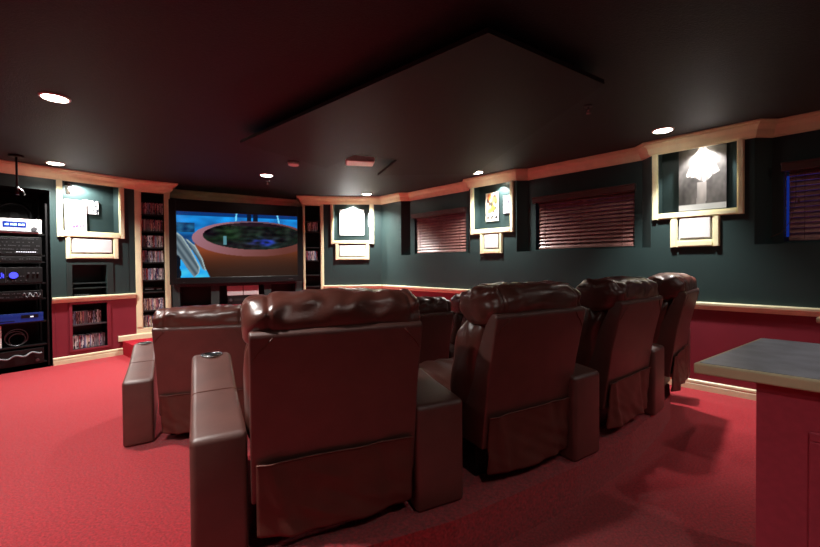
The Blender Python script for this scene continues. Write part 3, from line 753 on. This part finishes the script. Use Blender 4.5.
# ------------------------------------------------------------------ seats
def pillow(name, w, prof_c, hy, hz, seed, m, parent, nx=84, nv=48, ex=2.6, wr=.010, seams=(), lean=0., endpow=7., fold=1.):
    """soft roll along x with rounded ends, folds at the seams and wrinkles on top"""
    V = []; Fc = []
    R = random.Random(seed); ph = [R.uniform(0, 6) for _ in range(6)]
    cy, cz = prof_c
    for i in range(nx+1):
        s = -1+2*i/nx; s = s*(1-.0*abs(s)); s = sin(s*pi/2)*.55+s*.45
        x = s*w/2
        tp = max(0., 1-abs(s)**endpow)**(1/2.4); tp = max(tp, .02)
        sag = -.012*(abs(s)**2)+.004*noise.noise((x*5, seed, 0))
        for j in range(nv):
            a = 2*pi*j/nv; ca, sa = cos(a), sin(a)
            k = (abs(ca)**ex+abs(sa)**ex)**(-1/ex)
            y, z = ca*k, sa*k
            endw = exp(-((1-abs(s))/.22)**2)
            top = max(0, sa)
            d = 0
            # gathers radiating from the seams near both ends and puckers along the top
            d += wr*fold*(.9*endw+.25)*sin(a*7+ph[0]+s*9+2*noise.noise((x*7, a, seed)))*(.4+.6*top)
            d += wr*fold*(.55*top+.2)*sin(x*52+ph[1]+3*noise.noise((x*6, z*2, seed+3))+a*1.7)*max(0, noise.noise((x*4, a*.6, seed+9))+.45)
            d += wr*.8*noise.noise((x*6+seed, y*1.5, z*1.5))
            for q in seams: d -= .007*exp(-((x-q*w/2)/.008)**2)
            rr = 1+d/min(hy, hz)
            yy = cy+y*hy*tp*rr+lean*z*hz; zz = cz+sag+z*hz*(.35+.65*tp)*rr
            V.append((x, yy, zz))
    for i in range(nx):
        for j in range(nv):
            b = (j+1) % nv
            Fc.append((i*nv+j, i*nv+b, (i+1)*nv+b, (i+1)*nv+j))
    Fc.append(tuple(range(nv))[::-1]); Fc.append(tuple(nx*nv+j for j in range(nv)))
    me = bpy.data.meshes.new(name); me.from_pydata(V, [], Fc); me.materials.append(m)
    bm = bmesh.new(); bm.from_mesh(me); bmesh.ops.recalc_face_normals(bm, faces=bm.faces); bm.to_mesh(me); bm.free()
    for p in me.polygons: p.use_smooth = True
    o = bpy.data.objects.new(name, me); COL.objects.link(o); o.parent = parent
    return o
def soft(mb, name, m, parent, bev, seg=4):
    o = mb.build(name, m, parent)
    b = o.modifiers.new('round', 'BEVEL'); b.width = bev; b.segments = seg; b.limit_method = 'ANGLE'; b.angle_limit = radians(30); b.harden_normals = False
    for p in o.data.polygons: p.use_smooth = True
    return o
def flap(name, w, z0, z1, seed, m, parent, y0):
    nx, nz = 48, 28; V = []; Fc = []
    for j in range(nz+1):
        for i in range(nx+1):
            u, v = i/nx, j/nz
            x = (u-.5)*w*(1-.0*v)
            n1 = noise.noise((u*3+seed, v*2, seed)); n2 = noise.noise((u*7+v*5, seed*2., v*3))
            y = y0(v)-.012-.030*(1-v)**1.3*sin(pi*min(1, u*1.0))**.5-.014*n1*(1-v)-.012*n2*(1-.8*v)-.016*exp(-((u-.08-.12*(1-v))/.05)**2)*(1-v*.4)+.010*exp(-((u-.86+.1*v)/.05)**2)
            z = z0+(z1-z0)*v+.012*sin(pi*u)*(1-v)*-1+.006*noise.noise((u*4, seed, 1))
            V.append((x, y, z))
    for j in range(nz):
        for i in range(nx):
            a = j*(nx+1)+i; Fc.append((a, a+1, a+nx+2, a+nx+1))
    me = bpy.data.meshes.new(name); me.from_pydata(V, [], Fc); me.materials.append(m)
    for p in me.polygons: p.use_smooth = True
    o = bpy.data.objects.new(name, me); COL.objects.link(o); o.parent = parent
    md = o.modifiers.new('thickness', 'SOLIDIFY'); md.thickness = .006
    mb = MB(); mb.tube([(V[nz*(nx+1)+i][0], V[nz*(nx+1)+i][1]-.003, V[nz*(nx+1)+i][2]) for i in range(nx+1)], .0035, 6); mb.build('hem', M['thread'], o, smooth=True)
    return o
def armrest(parent, xc, yc, rz, w0, w1, L=.95):
    """rear width w0, front width w1; its own small frame at the rear centre"""
    e = bpy.data.objects.new('armrest', None)
    prof = [(0, 0), (0, .502), (.10, .514), (.25, .528), (.42, .55), (.56, .585), (.70, .628), (.80, .65), (.87, .647), (.925, .615), (L, .54), (L, .30), (L-.03, 0)]
    bm = bmesh.new(); n = len(prof)
    lo = [bm.verts.new((-(w0+(w1-w0)*p[0]/L)/2, p[0], p[1])) for p in prof]; hi = [bm.verts.new(((w0+(w1-w0)*p[0]/L)/2, p[0], p[1])) for p in prof]
    bm.faces.new(lo); bm.faces.new(hi[::-1])
    for i in range(n): bm.faces.new([lo[i], hi[i], hi[(i+1) % n], lo[(i+1) % n]])
    bmesh.ops.recalc_face_normals(bm, faces=bm.faces)
    mb = MB(); mb.join(bm)
    o = soft(mb, 'armrest', M['leather'], parent, .026, 4)
    o.location = (xc, yc, 0); o.rotation_euler = (0, 0, rz)
    def topz(y):
        for (a, b), (c, d) in zip(prof[1:-3], prof[2:-2]):
            if a <= y <= c: return b+(d-b)*(y-a)/(c-a)
        return prof[-3][1]
    mb = MB()
    for y in (.012, .44):
        w = (w0+(w1-w0)*y/L)/2-.012; z = topz(y)+(.001 if y > .1 else -.014)
        mb.tube([(-w-.008, y, z-.016), (-w, y, z-.004), (-w+.02, y, z), (0, y, z+.001), (w-.02, y, z), (w, y, z-.004), (w+.008, y, z-.016)], .0028, 6)
    for s in (-1, 1):
        mb.tube([(s*((w0+(w1-w0)*y/L)/2-.006), y, topz(y)-.012) for y in [.02+.042*i for i in range(21)]], .0022, 6)
    mb.build('seam', M['thread'], o, smooth=True)
    zc = topz(.83)
    mb = MB(); mb.torus((0, .82, zc+.002), .052, .006, n=32); mb.cyl((0, .82, zc-.004), .05, .012, n=32, mi=1)
    mb.build('cup_holder', [M['chrome'], M['black']], o, smooth=True)
    return o
def recliner(loc, z, deg, label, seed, width, arms, row):
    t = empty('recliner', (loc[0], loc[1], z), radians(deg), label, 'recliner', row)
    hw = width/2
    prof = [(.035, .20), (-.02, .60), (-.085, .893), (-.076, .913), (-.02, .913), (.03, .80), (.15, .51), (.24, .30), (.26, .20)]
    mb = MB(); mb.prism_x(prof, -hw, hw); o = soft(mb, 'back_shell', M['leather'], t, .018, 4)
    for s in (-1, 1):
        mb = MB(); mb.tube([(s*(hw-.012), -.066, .80), (s*(hw-.035), -.0735, .835), (s*(hw-.065), -.0795, .862), (s*(hw-.085), -.0855, .888)], .0024, 6)
        mb.build('seam', M['thread'], o, smooth=True)
    flap('rear_flap', width-.04, .075, .375, seed, M['leather_flap'], t, lambda v: .035-.03*v*.85)
    pillow('headrest', width+.055, (.085, .950), .155, .104, seed, M['leather_roll'], t, seams=(-.74, .80), wr=.0105, endpow=13, fold=.85)
    pillow('back_cushion', width+.05, (.19, .62), .135, .27, seed+20, M['leather_roll'], t, nx=60, nv=48, ex=3.2, wr=.010, lean=-.20, endpow=9, seams=(-.72, .72))
    pillow('seat', width-.02, (.60, .37), .36, .095, seed+40, M['leather_roll'], t, nx=48, nv=48, ex=3.4, wr=.006, endpow=10)
    pillow('footrest', width-.03, (.95, .24), .05, .15, seed+60, M['leather_roll'], t, nx=40, nv=40, ex=3., wr=.005, endpow=10)
    mb = MB(); mb.box(-hw+.04, hw-.04, .14, .88, 0, .26, bev=.01); mb.build('base', M['black'], t)
    inv = t.rotation_euler.z
    for (ax, ay, adeg, w0, w1) in arms:
        # world position of the rear centre of the arm -> local
        dx, dy = ax-loc[0], ay-loc[1]
        lx = cos(-inv)*dx-sin(-inv)*dy; ly = sin(-inv)*dx+cos(-inv)*dy
        armrest(t, lx, ly, radians(adeg)-inv, w0, w1)
    return t
PL = .22
def armc(rx, ry, w, deg): return (rx-cos(radians(deg))*w/2, ry-sin(radians(deg))*w/2)
a1 = (-.745, 1.485); a2 = armc(.26, 1.87, .26, 25); a3 = armc(1.16, 2.34, .26, 33); a4 = armc(2.01, 3.03, .26, 42)
recliner((-.303, 1.625), PL, 22, 'brown leather recliner at the left end of the back row', 1, .705, [(*a1, 29, .205, .20), (*a2, 25, .26, .20)], 'back row of recliners')
recliner((.668, 2.093), PL, 29, 'second brown recliner from the left in the back row', 2, .66, [(*a3, 33, .26, .20)], 'back row of recliners')
recliner((1.535, 2.667), PL, 38, 'third brown recliner from the left in the back row', 3, .67, [(*a4, 42, .26, .20)], 'back row of recliners')
recliner((2.41, 3.41), PL, 46, 'brown recliner at the right end of the back row, by the red wall', 4, .68, [(2.76, 3.80, 49, .22, .2)], 'back row of recliners')
# front row, on the floor
f = [(-1.645, 3.04, 13), (-.745, 3.306, 20), (.09, 3.665, 27), (.83, 4.21, 36)]
fl = ['brown leather recliner at the left end of the front row', 'second brown recliner of the front row, hidden behind the largest chair back', 'brown front-row recliner seen between the first two back-row chairs', 'last front-row recliner, a dark headrest peeking past the second back-row chair']
for k, (x, y, d) in enumerate(f):
    r = radians(d); arms = []
    if k == 0: arms.append((x-cos(r)*.46, y-sin(r)*.46, d+18, .20, .18))
    d2 = d+3.5; r2 = radians(d2); arms.append((x+cos(r2)*.45, y+sin(r2)*.45, d2, .18, .12))
    recliner((x, y), 0, d, fl[k], 11+k, .66, arms, 'front row of recliners')

# carpeted riser under the back row
pr = [(-.835, 1.37), (-.5, 1.44), (.2, 1.73), (.95, 2.18), (1.5, 2.60), (2.0, 3.07), (2.27, 3.355), (2.44, 3.62), (2.5, 3.9), (2.2, 4.35), (1.6, 3.75), (1.0, 3.2), (.3, 2.8), (-.4, 2.5), (-1.25, 2.25)]
mb = MB(); mb.prism(pr, 0, PL)
tag(mb.build('seating_platform', M['carpet']), 'low red carpeted platform carrying the back row of recliners', 'platform')

# ------------------------------------------------------------------ bar counter
FB = Fr((1.076, 1.462), -44.7)
e = fempty('bar_counter', FB, (0, 0, 0), 'red bar with grey slate top and cream edge at the right', 'bar counter')
tp = [(0, 0), (1.5, 0), (1.5, .76), (.155, .80)]
def inset(p, d):
    c = []
    n = len(p)
    for i in range(n):
        a = Vector(p[i-1]); b = Vector(p[i]); q = Vector(p[(i+1) % n])
        n1 = (b-a).normalized(); n2 = (q-b).normalized(); v1 = Vector((-n1.y, n1.x)); v2 = Vector((-n2.y, n2.x))
        m = (v1+v2)/(1+v1.dot(v2)); c.append((b.x+m.x*d, b.y+m.y*d))
    return c
mb = MB(); mb.prism(tp, .957, .998, bev=.007); mb.build('edge_band', M['countercream'], e)
mb = MB(); mb.prism(inset(tp, .016), .98, 1.0005); mb.build('slate_top', M['slate'], e)
mb = MB(); mb.box(.178, 1.48, .03, .70, 0, .957); mb.build('body', M['barred'], e)
def panel_frame(mb, x0, x1, z0, z1, y):
    for a, b, c, d in ((x0, x1, z1-.03, z1), (x0, x1, z0, z0+.03), (x0, x0+.03, z0+.03, z1-.03), (x1-.03, x1, z0+.03, z1-.03)):
        mb.box(a, b, y-.012, y, c, d, bev=.004)
    for a, b, c, d in ((x0+.03, x1-.03, z1-.042, z1-.03), (x0+.03, x1-.03, z0+.03, z0+.042), (x0+.03, x0+.042, z0+.042, z1-.042), (x1-.042, x1-.03, z0+.042, z1-.042)):
        mb.box(a, b, y-.006, y, c, d)
mb = MB(); panel_frame(mb, .308, .85, .14, .82, .03); mb.build('panel_moulding', M['barred'], e)
mb = MB(); panel_frame(mb, .93, 1.42, .14, .82, .03); mb.build('panel_moulding', M['barred'], e)
FS = Fr((2.737, 2.596), -45)
e = fempty('side_counter', FS, (0, 0, 0), 'cream-edged counter corner at the far right by the window wall', 'counter')
mb = MB(); mb.prism([(0, 0), (1.2, 0), (1.2, .45), (.1, .45)], .957, .998, bev=.012); mb.build('top', M['countercream'], e)
mb = MB(); mb.box(.14, 1.18, .03, .42, 0, .957); mb.build('body', M['barred'], e)

# ------------------------------------------------------------------ camera, world, view
F = 385.; P = .0139; ROLL = .0084; HZ = 263.
cd = bpy.data.cameras.new('camera'); co = bpy.data.objects.new('camera', cd); COL.objects.link(co)
cd.sensor_fit = 'HORIZONTAL'; cd.sensor_width = 36; cd.lens = 36*F/820
SH = 273.5-HZ-F*math.tan(P)
cd.shift_y = -SH/820
cd.clip_start = .02
co.matrix_world = Matrix.Translation((0, 0, 1.387)) @ Matrix.Rotation(pi/2-P, 4, 'X') @ Matrix.Rotation(-ROLL, 4, 'Z')
S.camera = co
w = bpy.data.worlds.new('night'); S.world = w; w.use_nodes = True
w.node_tree.nodes['Background'].inputs['Color'].default_value = (.01, .012, .02, 1); w.node_tree.nodes['Background'].inputs['Strength'].default_value = .1
S.view_settings.view_transform = 'Standard'; S.view_settings.look = 'None'; S.view_settings.gamma = 1; S.view_settings.use_curve_mapping = False
S.view_settings.exposure = 1.3
S.cycles.max_bounces = 8; S.cycles.diffuse_bounces = 5; S.cycles.sample_clamp_indirect = 6
